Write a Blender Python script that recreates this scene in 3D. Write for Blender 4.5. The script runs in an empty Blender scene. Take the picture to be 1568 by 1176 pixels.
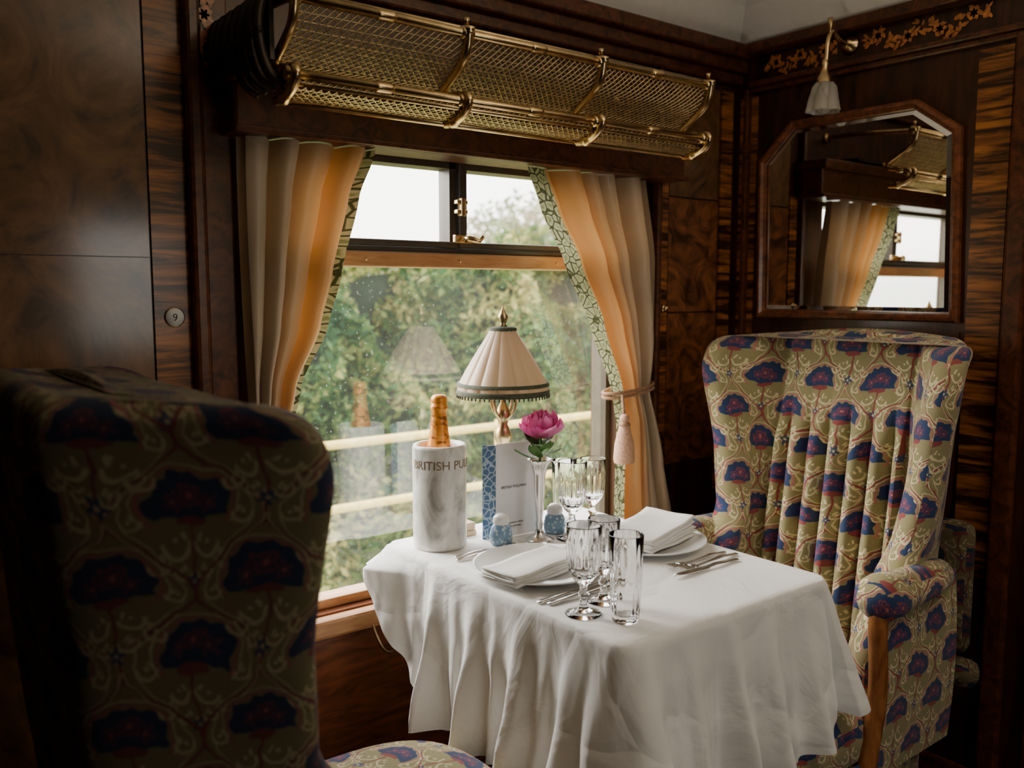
import bpy, math, random
from math import sin, cos, pi, sqrt, atan2, exp, radians
from mathutils import Vector, noise as mnoise
random.seed(7)
scene = bpy.context.scene
col = scene.collection

# ------------------------------------------------------------------ node helpers
class E:
    def __init__(s, nt, sock): s.nt, s.s = nt, sock
    def _m(s, op, *o, clamp=False):
        n = s.nt.nodes.new('ShaderNodeMath'); n.operation = op; n.use_clamp = clamp
        for i, v in enumerate((s,)+o):
            if isinstance(v, E): s.nt.links.new(v.s, n.inputs[i])
            else: n.inputs[i].default_value = v
        return E(s.nt, n.outputs[0])
    def __add__(s, o): return s._m('ADD', o)
    def __sub__(s, o): return s._m('SUBTRACT', o)
    def __mul__(s, o): return s._m('MULTIPLY', o)
    def lt(s, o): return s._m('LESS_THAN', o)
    def gt(s, o): return s._m('GREATER_THAN', o)
    def abs(s): return s._m('ABSOLUTE')
    def fract(s): return s._m('FRACT')
    def cos(s): return s._m('COSINE')
    def sin(s): return s._m('SINE')
    def sqrt(s): return s._m('SQRT')
    def atan2(s, o): return s._m('ARCTAN2', o)
    def pw(s, o): return s._m('POWER', o)

def new_mat(name):
    m = bpy.data.materials.new(name); m.use_nodes = True
    nt = m.node_tree
    return m, nt, nt.nodes['Principled BSDF'], nt.nodes['Material Output']

def coords(nt, kind='Object', scale=(1,1,1), rot=(0,0,0)):
    tc = nt.nodes.new('ShaderNodeTexCoord'); mp = nt.nodes.new('ShaderNodeMapping')
    mp.inputs['Scale'].default_value = scale; mp.inputs['Rotation'].default_value = rot
    nt.links.new(tc.outputs[kind], mp.inputs['Vector']); return mp.outputs[0]

def noise(nt, vec, scale=5, detail=4, rough=.5, dist=0):
    n = nt.nodes.new('ShaderNodeTexNoise')
    n.inputs['Scale'].default_value = scale; n.inputs['Detail'].default_value = detail
    n.inputs['Roughness'].default_value = rough; n.inputs['Distortion'].default_value = dist
    nt.links.new(vec, n.inputs['Vector']); return n.outputs[0]

def ramp(nt, fac, stops):
    r = nt.nodes.new('ShaderNodeValToRGB'); cr = r.color_ramp
    while len(cr.elements) > 1: cr.elements.remove(cr.elements[-1])
    cr.elements[0].position = stops[0][0]; cr.elements[0].color = (*stops[0][1], 1)
    for p, c in stops[1:]:
        e = cr.elements.new(p); e.color = (*c, 1)
    nt.links.new(fac, r.inputs[0]); return r.outputs[0]

def mixc(nt, fac, a, b):
    n = nt.nodes.new('ShaderNodeMix'); n.data_type = 'RGBA'
    if isinstance(fac, E): nt.links.new(fac.s, n.inputs[0])
    elif isinstance(fac, (int, float)): n.inputs[0].default_value = fac
    else: nt.links.new(fac, n.inputs[0])
    for v, i in ((a, 6), (b, 7)):
        if isinstance(v, tuple): n.inputs[i].default_value = (*v, 1)
        else: nt.links.new(v, n.inputs[i])
    return n.outputs[2]

def bump(nt, bs, height, strength=.3, dist=.002):
    b = nt.nodes.new('ShaderNodeBump'); b.inputs['Strength'].default_value = strength
    b.inputs['Distance'].default_value = dist
    nt.links.new(height, b.inputs['Height']); nt.links.new(b.outputs[0], bs.inputs['Normal'])

def plain(name, c, rough=.5, metal=0, **kw):
    m, nt, b, o = new_mat(name)
    v = coords(nt); n = noise(nt, v, kw.get('ns', 40), 3)
    d = tuple(x*kw.get('var', .75) for x in c)
    nt.links.new(ramp(nt, n, [(.3, d), (.7, c)]), b.inputs['Base Color'])
    b.inputs['Roughness'].default_value = rough; b.inputs['Metallic'].default_value = metal
    if 'coat' in kw: b.inputs['Coat Weight'].default_value = kw['coat']; b.inputs['Coat Roughness'].default_value = .12
    return m

def wood(name, dark, light, scale=(4,4,.6), rough=.4, coat=.25, ns=6, lo=.35, hi=.7, dist=1.5, crough=.15, bstr=.08, cior=1.5):
    m, nt, b, o = new_mat(name)
    v = coords(nt, 'Object', scale); n = noise(nt, v, ns, 8, .6, dist)
    nt.links.new(ramp(nt, n, [(lo, dark), (hi, light)]), b.inputs['Base Color'])
    b.inputs['Roughness'].default_value = rough
    b.inputs['Coat Weight'].default_value = coat; b.inputs['Coat Roughness'].default_value = crough; b.inputs['Coat IOR'].default_value = cior
    b.inputs['Specular Tint'].default_value = (1,.8,.6,1)
    bump(nt, b, n, bstr, .002)
    return m

M = {}
M['maho'] = wood('dark_mahogany', (.013,.005,.003), (.075,.022,.009))
M['maho_trim'] = wood('mahogany_trim', (.03,.009,.004), (.15,.04,.014), (5,5,5), ns=5)
M['red_wood'] = wood('red_mahogany', (.08,.022,.009), (.28,.085,.03), (1,6,6), ns=5)
M['burl'] = wood('burl_veneer', (.05,.017,.007), (.32,.11,.034), (1,1,1), ns=9, dist=3, rough=.35, coat=.8, crough=.12)
M['burl2'] = wood('burl_veneer_dim', (.030,.014,.006), (.23,.105,.036), (1,1,1), ns=5, dist=3.5, rough=.5, coat=.7, crough=.14, bstr=.03, cior=1.5, lo=.3, hi=.72)
M['zebra'] = wood('zebrano_band', (.03,.010,.004), (.46,.16,.038), (2,2,26), ns=2.2, dist=.6, lo=.42, hi=.64)
M['honey'] = wood('honey_wood', (.20,.070,.02), (.44,.17,.055), (4,4,1), ns=8, rough=.3)
M['sillw'] = wood('sill_wood', (.44,.20,.08), (.66,.36,.17), (1,8,8), ns=6, rough=.3)
M['brass'] = plain('polished_brass', (.84,.60,.30), .25, 1, var=.65)
M['brass_old'] = plain('antique_brass', (.72,.54,.29), .33, 1, var=.6, ns=60)
M['bronze'] = plain('dark_bronze', (.05,.035,.022), .45, .6)
M['silver'] = plain('silver_plate', (.84,.82,.79), .2, 1, var=.85)
M['ceil'] = plain('cream_ceiling', (.86,.84,.78), .8, var=.95)
M['carpet'] = plain('dark_carpet', (.035,.022,.02), .95, ns=200)
M['porcelain'] = plain('white_porcelain', (.86,.86,.84), .15, var=.97, coat=.5)
M['black'] = plain('dark_ink', (.02,.02,.02), .6)
M['goldink'] = plain('bronze_lettering', (.22,.15,.09), .5)
M['paper'] = plain('menu_card_paper', (.86,.87,.88), .7, var=.97)
M['stone_book'] = plain('booklet_cover', (.50,.36,.24), .7)
M['green_leaf'] = plain('flower_leaf', (.08,.20,.04), .5)
M['inlay'] = plain('marquetry_inlay', (.80,.27,.055), .4, ns=90, var=.4, coat=.3)
M['fence'] = plain('fence_paint', (.84,.62,.18), .7)
M['rope'] = plain('curtain_cord', (.45,.25,.14), .8, ns=300, var=.4)
M['tassel'] = plain('tassel_thread', (.66,.38,.25), .85, ns=300, var=.5)
M['braid'] = plain('green_braid', (.11,.13,.08), .8, ns=350, var=.3)
M['frame'] = plain('dark_window_frame', (.08,.06,.04), .4)

m, nt, b, o = new_mat('white_linen'); v = coords(nt)
b.inputs['Base Color'].default_value = (.87,.86,.83,1); b.inputs['Roughness'].default_value = .85
b.inputs['Sheen Weight'].default_value = .15
n = noise(nt, v, 4.5, 4, .55, 1.2)
dv_ = nt.nodes.new('ShaderNodeTexNoise'); dv_.inputs['Scale'].default_value=3.0; nt.links.new(v, dv_.inputs['Vector'])
mxv = nt.nodes.new('ShaderNodeMix'); mxv.data_type='RGBA'; mxv.inputs[0].default_value=.22
nt.links.new(v, mxv.inputs[6]); nt.links.new(dv_.outputs['Color'], mxv.inputs[7])
vo = nt.nodes.new('ShaderNodeTexVoronoi'); vo.feature='DISTANCE_TO_EDGE'; vo.inputs['Scale'].default_value=7.0
nt.links.new(mxv.outputs[2], vo.inputs['Vector'])
cr_ = ramp(nt, vo.outputs[0], [(0,(0,0,0)),(.10,(.55,.55,.55)),(.4,(.8,.8,.8))])
hh = E(nt, n)*.8 + E(nt, cr_)*.22
sx = nt.nodes.new('ShaderNodeSeparateXYZ'); nt.links.new(v, sx.inputs[0])
crease = (E(nt, sx.outputs[0])-1.235).abs().lt(.0022)._m('MULTIPLY', .05) + (E(nt, sx.outputs[1])-1.20).abs().lt(.0022)._m('MULTIPLY', .05)
hh = hh + crease
bump(nt, b, hh.s, .6, .022)
M['linen'] = m
m, nt, b, o = new_mat('napkin_linen'); v = coords(nt)
b.inputs['Base Color'].default_value = (.87,.86,.84,1); b.inputs['Roughness'].default_value = .85
bump(nt, b, noise(nt, v, 60, 4), .15, .003); M['napkin'] = m

m, nt, b, o = new_mat('white_marble'); v = coords(nt, 'Object', (1,1,.7))
n1 = noise(nt, v, 9, 8, .6, 2.2); n2 = noise(nt, v, 26, 6, .6, 1)
c = ramp(nt, n1, [(.34,(.34,.34,.33)), (.44,(.62,.61,.58)), (.56,(.80,.79,.76)), (.72,(.70,.69,.67))])
c2 = ramp(nt, n2, [(.3,(.74,.74,.73)), (.6,(1,1,1))])
mx = nt.nodes.new('ShaderNodeMix'); mx.data_type='RGBA'; mx.blend_type='MULTIPLY'; mx.inputs[0].default_value=.8
nt.links.new(c, mx.inputs[6]); nt.links.new(c2, mx.inputs[7]); nt.links.new(mx.outputs[2], b.inputs['Base Color'])
b.inputs['Roughness'].default_value=.3; M['marble'] = m

def fabric(name, c, ct, fac=.45, ns=500, uvfade=False):
    m, nt, b, o = new_mat(name); v = coords(nt)
    n = noise(nt, v, 6, 4); d = tuple(x*.75 for x in c)
    base = ramp(nt, n, [(.3,d),(.7,c)])
    b.inputs['Roughness'].default_value=.38; b.inputs['Sheen Weight'].default_value=.3
    bump(nt, b, noise(nt, v, ns, 2), .2, .001)
    t = nt.nodes.new('ShaderNodeBsdfTranslucent'); t.inputs[0].default_value=(*ct,1)
    mx = nt.nodes.new('ShaderNodeMixShader'); mx.inputs[0].default_value=fac
    if uvfade:
        tc = nt.nodes.new('ShaderNodeTexCoord'); sp = nt.nodes.new('ShaderNodeSeparateXYZ'); nt.links.new(tc.outputs['UV'], sp.inputs[0])
        g = E(nt, sp.outputs[0]) - 1.0 + (E(nt, n) - .5)*.25
        fr = ramp(nt, g.s, [(0,(fac,)*3),(.32,(fac,)*3),(.54,(.06,)*3),(1,(.05,)*3)])
        nt.links.new(fr, mx.inputs[0])
        base = mixc(nt, ramp(nt, g.s, [(.32,(0,0,0)),(.54,(1,1,1))]), (.52,.29,.12), base)  # orange glow of light through the cloth put into the inner base colour
    nt.links.new(base, b.inputs['Base Color'])
    nt.links.new(b.outputs[0], mx.inputs[1]); nt.links.new(t.outputs[0], mx.inputs[2])
    nt.links.new(mx.outputs[0], o.inputs[0]); return m
M['curtain'] = fabric('gold_satin_curtain', (.55,.43,.30), (.86,.42,.12), .17, uvfade=True)
M['shade'] = fabric('lampshade_silk', (.68,.50,.35), (.75,.50,.32), .18)

m, nt, b, o = new_mat('green_brocade_trim')
tc = nt.nodes.new('ShaderNodeTexCoord'); vo = nt.nodes.new('ShaderNodeTexVoronoi'); vo.feature='DISTANCE_TO_EDGE'
vo.inputs['Scale'].default_value = 48; nt.links.new(tc.outputs['UV'], vo.inputs['Vector'])
cc = ramp(nt, vo.outputs[0], [(.0,(.05,.06,.025)),(.06,(.12,.13,.06)),(.10,(.56,.55,.34)),(.25,(.42,.44,.24)),(.34,(.20,.24,.10)),(.5,(.48,.48,.28))])
nt.links.new(cc, b.inputs['Base Color']); b.inputs['Roughness'].default_value=.8
t = nt.nodes.new('ShaderNodeBsdfTranslucent'); nt.links.new(cc, t.inputs[0])
mx = nt.nodes.new('ShaderNodeMixShader'); mx.inputs[0].default_value=.22
nt.links.new(b.outputs[0], mx.inputs[1]); nt.links.new(t.outputs[0], mx.inputs[2]); nt.links.new(mx.outputs[0], o.inputs[0])
M['brocade'] = m

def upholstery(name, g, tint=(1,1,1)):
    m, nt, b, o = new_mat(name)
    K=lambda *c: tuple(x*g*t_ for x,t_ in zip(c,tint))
    tc = nt.nodes.new('ShaderNodeTexCoord'); sp = nt.nodes.new('ShaderNodeSeparateXYZ')
    wn = nt.nodes.new('ShaderNodeTexNoise'); wn.inputs['Scale'].default_value=13; wn.inputs['Detail'].default_value=3
    nt.links.new(tc.outputs['UV'], wn.inputs['Vector']); nt.links.new(tc.outputs['UV'], sp.inputs[0])
    sc3 = nt.nodes.new('ShaderNodeSeparateColor'); nt.links.new(wn.outputs['Color'], sc3.inputs[0])
    X = E(nt, sp.outputs[0]) * (1/.150) + (E(nt, sc3.outputs[0])-.5)*.28
    Y = E(nt, sp.outputs[1]) * (1/.165) + (E(nt, sc3.outputs[1])-.5)*.28
    fine = noise(nt, tc.outputs['UV'], 700, 2)
    c = ramp(nt, fine, [(.3,K(.19,.165,.070)),(.7,K(.34,.30,.145))])
    NAVY=K(.014,.034,.105); RED=K(.24,.045,.045); CREAM=K(.60,.52,.31); PINK=K(.42,.14,.13); WINE=K(.19,.04,.075)
    for off in (0, .5):
        p = (X + off).fract() - .5; q = (Y + off).fract() - .5; ap = p.abs()
        og = (ap - ((q*(2*pi)).cos() + 1) * .25).abs()
        c = mixc(nt, og.lt(.017), c, RED)
        og2 = (ap - ((q*(2*pi)).cos() + 1) * .21 - .05)
        c = mixc(nt, (og2+.042).abs().lt(.0065), c, CREAM)
        q0 = q - .05
        r = (p*p*.85 + q0*q0*1.2).sqrt(); th0=q0.atan2(p)
        fan = (r+(th0*11).cos()*.013).lt(.245) * q0.gt(-.06)
        c = mixc(nt, (r-.268).abs().lt(.010) * q0.gt(-.11), c, PINK)
        c = mixc(nt, (r-.30).abs().lt(.006) * q0.gt(-.11), c, CREAM)
        c = mixc(nt, fan, c, NAVY)
        for (cx,cy,rr) in ((0,.135,.075),(.11,.09,.052)):
            qq=q-cy; pp=ap-cx; r2=(pp*pp+qq*qq).sqrt(); th=qq.atan2(pp)
            c = mixc(nt, (r2+(th*5).cos()*.016).lt(rr), c, WINE)
            c = mixc(nt, (r2+(th*5).cos()*.012-rr*.6).abs().lt(.007), c, NAVY)
            c = mixc(nt, r2.lt(rr*.22), c, PINK)
        c = mixc(nt, (p*p*.9 + (q0+.08)*(q0+.08)*13).sqrt().lt(.12), c, RED)
        c = mixc(nt, ap.lt(.011) * q.lt(-.06), c, RED)
        for (cx,cy,rr,ww) in ((.125,-.17,.078,.013),(.24,-.27,.058,.011),(.37,.0,.052,.011),(.09,-.33,.047,.010)):
            q3 = q - cy; p3 = ap - cx; r3 = (p3*p3 + q3*q3).sqrt()
            c = mixc(nt, (r3-rr+(q3.atan2(p3))*.006).abs().lt(ww) * (p3*.6+q3).lt(.03), c, CREAM)
            c = mixc(nt, r3.lt(.015), c, CREAM)
        q4 = q + .40; r4 = (p*p + q4*q4).sqrt(); th4 = q4.atan2(p)
        c = mixc(nt, (r4-(th4*5).cos()*.02).lt(.045), c, K(.04,.075,.16))
        c = mixc(nt, r4.lt(.014), c, CREAM)
    nt.links.new(c, b.inputs['Base Color']); b.inputs['Roughness'].default_value=.85; b.inputs['Sheen Weight'].default_value=.12*g
    bump(nt, b, fine, .4, .001); return m
M['uph'] = upholstery('art_nouveau_upholstery', 1.12)
M['uph_shaded'] = upholstery('art_nouveau_upholstery_shaded', .38, (1,.93,.85))  # same chair fabric with shade darkened into its colour

m, nt, b, o = new_mat('cut_crystal'); b.inputs['Transmission Weight'].default_value=1; b.inputs['Base Color'].default_value=(1,1,1,1)
b.inputs['Roughness'].default_value=.01; b.inputs['IOR'].default_value=1.42; M['crystal']=m
m, nt, b, o = new_mat('frosted_glass'); b.inputs['Transmission Weight'].default_value=.65
b.inputs['Roughness'].default_value=.25; b.inputs['Base Color'].default_value=(.86,.80,.72,1)
bump(nt, b, noise(nt, coords(nt), 60, 3), .5, .004); M['frost']=m
m, nt, b, o = new_mat('mirror_silvering'); b.inputs['Metallic'].default_value=1; b.inputs['Roughness'].default_value=.01
b.inputs['Base Color'].default_value=(.88,.87,.84,1); M['mirror']=m

m, nt, b, o = new_mat('window_pane_glass'); nt.nodes.remove(b)
lw = nt.nodes.new('ShaderNodeLayerWeight'); lw.inputs[0].default_value=.5
f = E(nt, lw.outputs['Facing']).pw(4.0)*.85 + .14
tr = nt.nodes.new('ShaderNodeBsdfTransparent'); gl = nt.nodes.new('ShaderNodeBsdfGlossy'); gl.inputs['Roughness'].default_value=.004
mx = nt.nodes.new('ShaderNodeMixShader'); nt.links.new(f.s, mx.inputs[0]); nt.links.new(tr.outputs[0], mx.inputs[1]); nt.links.new(gl.outputs[0], mx.inputs[2])
dirt = nt.nodes.new('ShaderNodeBsdfTranslucent'); dirt.inputs[0].default_value=(.85,.87,.78,1)
v = coords(nt); dn = noise(nt, v, 3, 6, .7); d2 = noise(nt, v, 160, 1)
df = E(nt, dn)*.030 + (E(nt, d2)-.68)._m('MULTIPLY', 3.0, clamp=True)*.25
mx2 = nt.nodes.new('ShaderNodeMixShader'); nt.links.new(df.s, mx2.inputs[0])
nt.links.new(mx.outputs[0], mx2.inputs[1]); nt.links.new(dirt.outputs[0], mx2.inputs[2]); nt.links.new(mx2.outputs[0], o.inputs[0])
M['pane']=m

def foliage(name, stops):
    m, nt, b, o = new_mat(name); g = nt.nodes.new('ShaderNodeNewGeometry')
    v = coords(nt, 'Object', (.9,.9,.9)); n = noise(nt, v, 1.4, 3)
    f = E(nt, g.outputs['Random Per Island'])*.40 + E(nt, n)*1.7 - .54
    c = ramp(nt, f.s, stops); nt.links.new(c, b.inputs['Base Color']); b.inputs['Roughness'].default_value=.6
    b.inputs['Specular IOR Level'].default_value=.2
    t = nt.nodes.new('ShaderNodeBsdfTranslucent'); nt.links.new(c, t.inputs[0])
    mx = nt.nodes.new('ShaderNodeMixShader'); mx.inputs[0].default_value=.38
    nt.links.new(b.outputs[0], mx.inputs[1]); nt.links.new(t.outputs[0], mx.inputs[2]); nt.links.new(mx.outputs[0], o.inputs[0]); return m
M['leaves']=foliage('hedge_leaves', [(.12,(.010,.038,.017)),(.42,(.034,.10,.030)),(.62,(.14,.21,.050)),(.88,(.50,.43,.15))])
M['leaves2']=foliage('pale_tree_leaves', [(.2,(.16,.19,.11)),(.6,(.32,.33,.20)),(.8,(.48,.38,.30))])
M['grass']=plain('grass_verge', (.48,.55,.26), .95, ns=6, var=.5)
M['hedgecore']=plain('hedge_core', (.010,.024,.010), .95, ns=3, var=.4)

m, nt, b, o = new_mat('orange_foil'); v=coords(nt)
nn=noise(nt, coords(nt,'Object',(1,1,2)), 55, 4)
nt.links.new(ramp(nt, nn, [(.38,(.30,.10,.02)),(.46,(.85,.30,.04)),(.7,(.95,.40,.07))]), b.inputs['Base Color'])
b.inputs['Metallic'].default_value=.3; b.inputs['Roughness'].default_value=.38; bump(nt,b,nn,.5,.002); M['foil']=m
M['bottle_glass']=plain('dark_green_glass',(.01,.025,.01),.08,coat=1)
m, nt, b, o = new_mat('blue_white_pottery')
vo=nt.nodes.new('ShaderNodeTexVoronoi'); vo.inputs['Scale'].default_value=110; nt.links.new(coords(nt), vo.inputs['Vector'])
nt.links.new(ramp(nt, vo.outputs[0], [(.2,(.65,.74,.80)),(.45,(.20,.34,.50))]), b.inputs['Base Color']); b.inputs['Roughness'].default_value=.2
M['bluepot']=m
m, nt, b, o = new_mat('blue_patterned_card')
vo=nt.nodes.new('ShaderNodeTexVoronoi'); vo.inputs['Scale'].default_value=75; vo.feature='DISTANCE_TO_EDGE'; nt.links.new(coords(nt), vo.inputs['Vector'])
nt.links.new(ramp(nt, vo.outputs[0], [(.05,(.40,.50,.60)),(.10,(.07,.15,.29))]), b.inputs['Base Color']); M['bluecard']=m
m, nt, b, o = new_mat('peony_petals'); g=nt.nodes.new('ShaderNodeNewGeometry')
c=ramp(nt, g.outputs['Random Per Island'], [(0,(.74,.07,.38)),(.6,(.90,.20,.54)),(1,(.96,.42,.70))])
nt.links.new(c,b.inputs['Base Color']); b.inputs['Roughness'].default_value=.6
t=nt.nodes.new('ShaderNodeBsdfTranslucent'); nt.links.new(c,t.inputs[0]); mx=nt.nodes.new('ShaderNodeMixShader'); mx.inputs[0].default_value=.45
nt.links.new(b.outputs[0],mx.inputs[1]); nt.links.new(t.outputs[0],mx.inputs[2]); nt.links.new(mx.outputs[0],o.inputs[0]); M['peony']=m

# ------------------------------------------------------------------ mesh builder
class MB:
    def __init__(s): s.v=[]; s.f=[]; s.m=[]; s.sm=[]; s.uv=[]; s.bx=[]
    def add(s, V, F, mat=0, smooth=True, uv=None, box=False):
        o=len(s.v); s.v += [tuple(p) for p in V]
        s.uv += uv if uv else [(0,0)]*len(V)
        for f in F: s.f.append(tuple(i+o for i in f)); s.m.append(mat); s.sm.append(smooth); s.bx.append(box)
    def box(s, x0,x1,y0,y1,z0,z1, mat=0, bev=0.0):
        b=min(bev, (x1-x0)/2.01,(y1-y0)/2.01,(z1-z0)/2.01)
        if b<=0:
            V=[(x,y,z) for x in (x0,x1) for y in (y0,y1) for z in (z0,z1)]
            F=[(0,1,3,2),(4,6,7,5),(0,4,5,1),(2,3,7,6),(0,2,6,4),(1,5,7,3)]
            s.add(V,F,mat,False); return
        import bmesh
        bm=bmesh.new(); bmesh.ops.create_cube(bm,size=1)
        for v in bm.verts:
            v.co.x=(x0+x1)/2+v.co.x*(x1-x0); v.co.y=(y0+y1)/2+v.co.y*(y1-y0); v.co.z=(z0+z1)/2+v.co.z*(z1-z0)
        bmesh.ops.bevel(bm,geom=bm.edges[:],offset=b,segments=2,affect='EDGES',profile=.5)
        bm.verts.index_update()
        s.add([v.co[:] for v in bm.verts],[tuple(v.index for v in f.verts) for f in bm.faces],mat,False); bm.free()
    def tube(s, pts, r, n=8, mat=0, cap=True):
        P=[Vector(p) for p in pts]; R=r if isinstance(r,(list,tuple)) else [r]*len(P)
        V=[];F=[]; up=None
        for i,p in enumerate(P):
            t=(P[min(i+1,len(P)-1)]-P[max(i-1,0)]); t=t.normalized() if t.length>1e-9 else Vector((0,0,1))
            if up is None: up=Vector((0,0,1)) if abs(t.z)<.9 else Vector((1,0,0))
            a=(up-t*up.dot(t)); a=a.normalized() if a.length>1e-6 else t.orthogonal().normalized(); up=a; c=t.cross(a)
            for k in range(n):
                an=2*pi*k/n; V.append(p+(a*cos(an)+c*sin(an))*R[min(i,len(R)-1)])
        for i in range(len(P)-1):
            for k in range(n):
                F.append((i*n+k,i*n+(k+1)%n,(i+1)*n+(k+1)%n,(i+1)*n+k))
        if cap and n>3: F.append(tuple(range(n))[::-1]); F.append(tuple(range((len(P)-1)*n,len(P)*n)))
        s.add(V,F,mat)
    def lathe(s, cx,cy,cz, prof, n=32, mat=0, mod=None):
        V=[];F=[]
        for r,z in prof:
            for k in range(n):
                a=2*pi*k/n; rr=r*(mod(a,r,z) if mod else 1); V.append((cx+rr*cos(a),cy+rr*sin(a),cz+z))
        for i in range(len(prof)-1):
            for k in range(n): F.append((i*n+k,i*n+(k+1)%n,(i+1)*n+(k+1)%n,(i+1)*n+k))
        s.add(V,F,mat)
    def sphere(s,c,r,mat=0,n=14,sz=1.0):
        prof=[(max(r*sin(pi*i/n),1e-5), -r*sz*cos(pi*i/n)) for i in range(n+1)]
        s.lathe(c[0],c[1],c[2],prof,2*n,mat)
    def grid(s, fn, nu, nv, mat=0, uvfn=None, smooth=True, box=False, matfn=None):
        V=[];U=[]
        for j in range(nv+1):
            for i in range(nu+1):
                V.append(fn(i/nu,j/nv)); U.append(uvfn(i/nu,j/nv) if uvfn else (0,0))
        o=len(s.v)
        s.v+= [tuple(p) for p in V]; s.uv+=U
        for j in range(nv):
            for i in range(nu):
                a=o+j*(nu+1)+i; s.f.append((a,a+1,a+nu+2,a+nu+1)); s.m.append(matfn(i,j) if matfn else mat); s.sm.append(smooth); s.bx.append(box)
    def make(s, name, mats, parent=None, recalc=False):
        me=bpy.data.meshes.new(name); me.from_pydata(s.v,[],s.f)
        for k in mats: me.materials.append(M[k])
        me.polygons.foreach_set('material_index', s.m); me.polygons.foreach_set('use_smooth', s.sm)
        ul=me.uv_layers.new(name='UVMap')
        for i,p in enumerate(me.polygons):
            if s.bx[i]: nx,ny,nz=[abs(c) for c in p.normal]
            for li in p.loop_indices:
                vi=me.loops[li].vertex_index
                if s.bx[i]:
                    x,y,z=s.v[vi]
                    ul.data[li].uv=(y,x) if nz>=max(nx,ny)*.8 else ((y,z) if nx>ny else (x,z))
                else: ul.data[li].uv=s.uv[vi]
        me.update()
        if recalc:
            import bmesh
            bm=bmesh.new(); bm.from_mesh(me); bmesh.ops.recalc_face_normals(bm,faces=bm.faces[:]); bm.to_mesh(me); bm.free()
        ob=bpy.data.objects.new(name,me); col.objects.link(ob)
        if parent: ob.parent=parent
        return ob
def empty(name, loc=(0,0,0), rz=0):
    e=bpy.data.objects.new(name,None); col.objects.link(e); e.location=loc; e.rotation_euler=(0,0,rz); e.empty_display_size=.1; return e
def interp(x, pts):
    if x<=pts[0][0]: return pts[0][1]
    for (a,b),(c,d) in zip(pts,pts[1:]):
        if x<=c:
            t=(x-a)/(c-a); t2=t*t*(3-2*t); return b+(d-b)*(.6*t+.4*t2)
    return pts[-1][1]
def catm(P, per, closed=False):
    out=[]; n=len(P); rng=range(n if closed else n-1)
    for i in rng:
        g=lambda k: P[k%n] if closed else P[max(0,min(n-1,k))]
        a,b,c,d=g(i-1),g(i),g(i+1),g(i+2)
        for k in range(per):
            t=k/per
            out.append(tuple(.5*((2*b[j])+(c[j]-a[j])*t+(2*a[j]-5*b[j]+4*c[j]-d[j])*t*t+(3*b[j]-a[j]-3*c[j]+d[j])*t**3) for j in range(len(b))))
    if not closed: out.append(tuple(P[-1]))
    return out

# ------------------------------------------------------------------ room shell
WX0,WX1,WZ0,WZ1=.71,1.705,.60,1.60      # window opening
XE=2.19; YW=1.72; XL=-1.2; YB=-1.0; ZC=2.0
w=MB()
w.box(XL,WX0,YW,YW+.10,0,ZC); w.box(WX1,XE+.1,YW,YW+.10,0,ZC)
w.box(WX0,WX1,YW,YW+.10,0,WZ0,2); w.box(WX0,WX1,YW,YW+.10,WZ1,ZC)
w.box(.10,.49,YW-.004,YW+.001,1.02,1.36,1); w.box(.10,.49,YW-.004,YW+.001,1.362,1.90,1)
w.box(-.9,.097,YW-.004,YW+.001,.75,1.90,1); w.box(.10,.49,YW-.004,YW+.001,.4,1.01,1)
w.box(.494,.561,YW-.006,YW+.001,.4,1.93,3)
w.box(1.90,2.11,YW-.004,YW+.001,1.24,1.56,4); w.box(1.90,2.11,YW-.004,YW+.001,.80,1.235,4); w.box(1.90,2.11,YW-.004,YW+.001,1.565,1.88,1)
w.box(1.855,1.895,YW-.006,YW+.001,.70,1.6,3); w.box(2.12,2.17,YW-.006,YW+.001,.70,1.88,3)
w.make('wall_window',['maho','burl2','red_wood','zebra','burl'])
w=MB()
w.box(XE,XE+.1,YB,YW,0,ZC)
w.box(XE-.005,XE+.001,.937,1.016,.6,1.86,1)
w.box(XE-.005,XE+.001,1.64,1.70,.8,1.86,1)
w.box(XE-.004,XE+.001,1.03,1.62,.75,1.20,0)
w.box(XE-.004,XE+.001,.1,.82,.75,1.86,2)
w.make('wall_end',['maho','zebra','burl2'])
AX0,AX1,AZ0,AZ1=.95,1.45,1.05,1.6
w=MB()
w.box(XL,AX0,YB-.1,YB,0,ZC); w.box(AX1,XE,YB-.1,YB,0,ZC); w.box(AX0,AX1,YB-.1,YB,0,AZ0); w.box(AX0,AX1,YB-.1,YB,AZ1,ZC)
w.make('wall_aisle',['maho'])
w=MB(); w.box(XL-.1,XL,YB,YW,0,ZC); w.make('wall_rear',['maho'])
w=MB(); w.box(XL-.1,XE+.1,YB-.1,YW+.1,-.08,0); w.make('floor',['carpet'])
w=MB()
def ring(i,z): return [(XL+i,YB+i,z),(XE-i,YB+i,z),(XE-i,YW-i,z),(XL+i,YW-i,z)]
levels=[(-.05,ZC-.002),(.02,ZC),(.10,2.085),(.22,2.17),(.40,2.24),(.70,2.28)]
V=[];F=[]
for i,z in levels: V+=ring(i,z)
for k in range(len(levels)-1):
    for j in range(4): F.append((k*4+j,k*4+(j+1)%4,(k+1)*4+(j+1)%4,(k+1)*4+j))
F.append(tuple(range(len(V)-4,len(V))))
w.add(V,F,0,False); w.make('ceiling',['ceil'])

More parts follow.
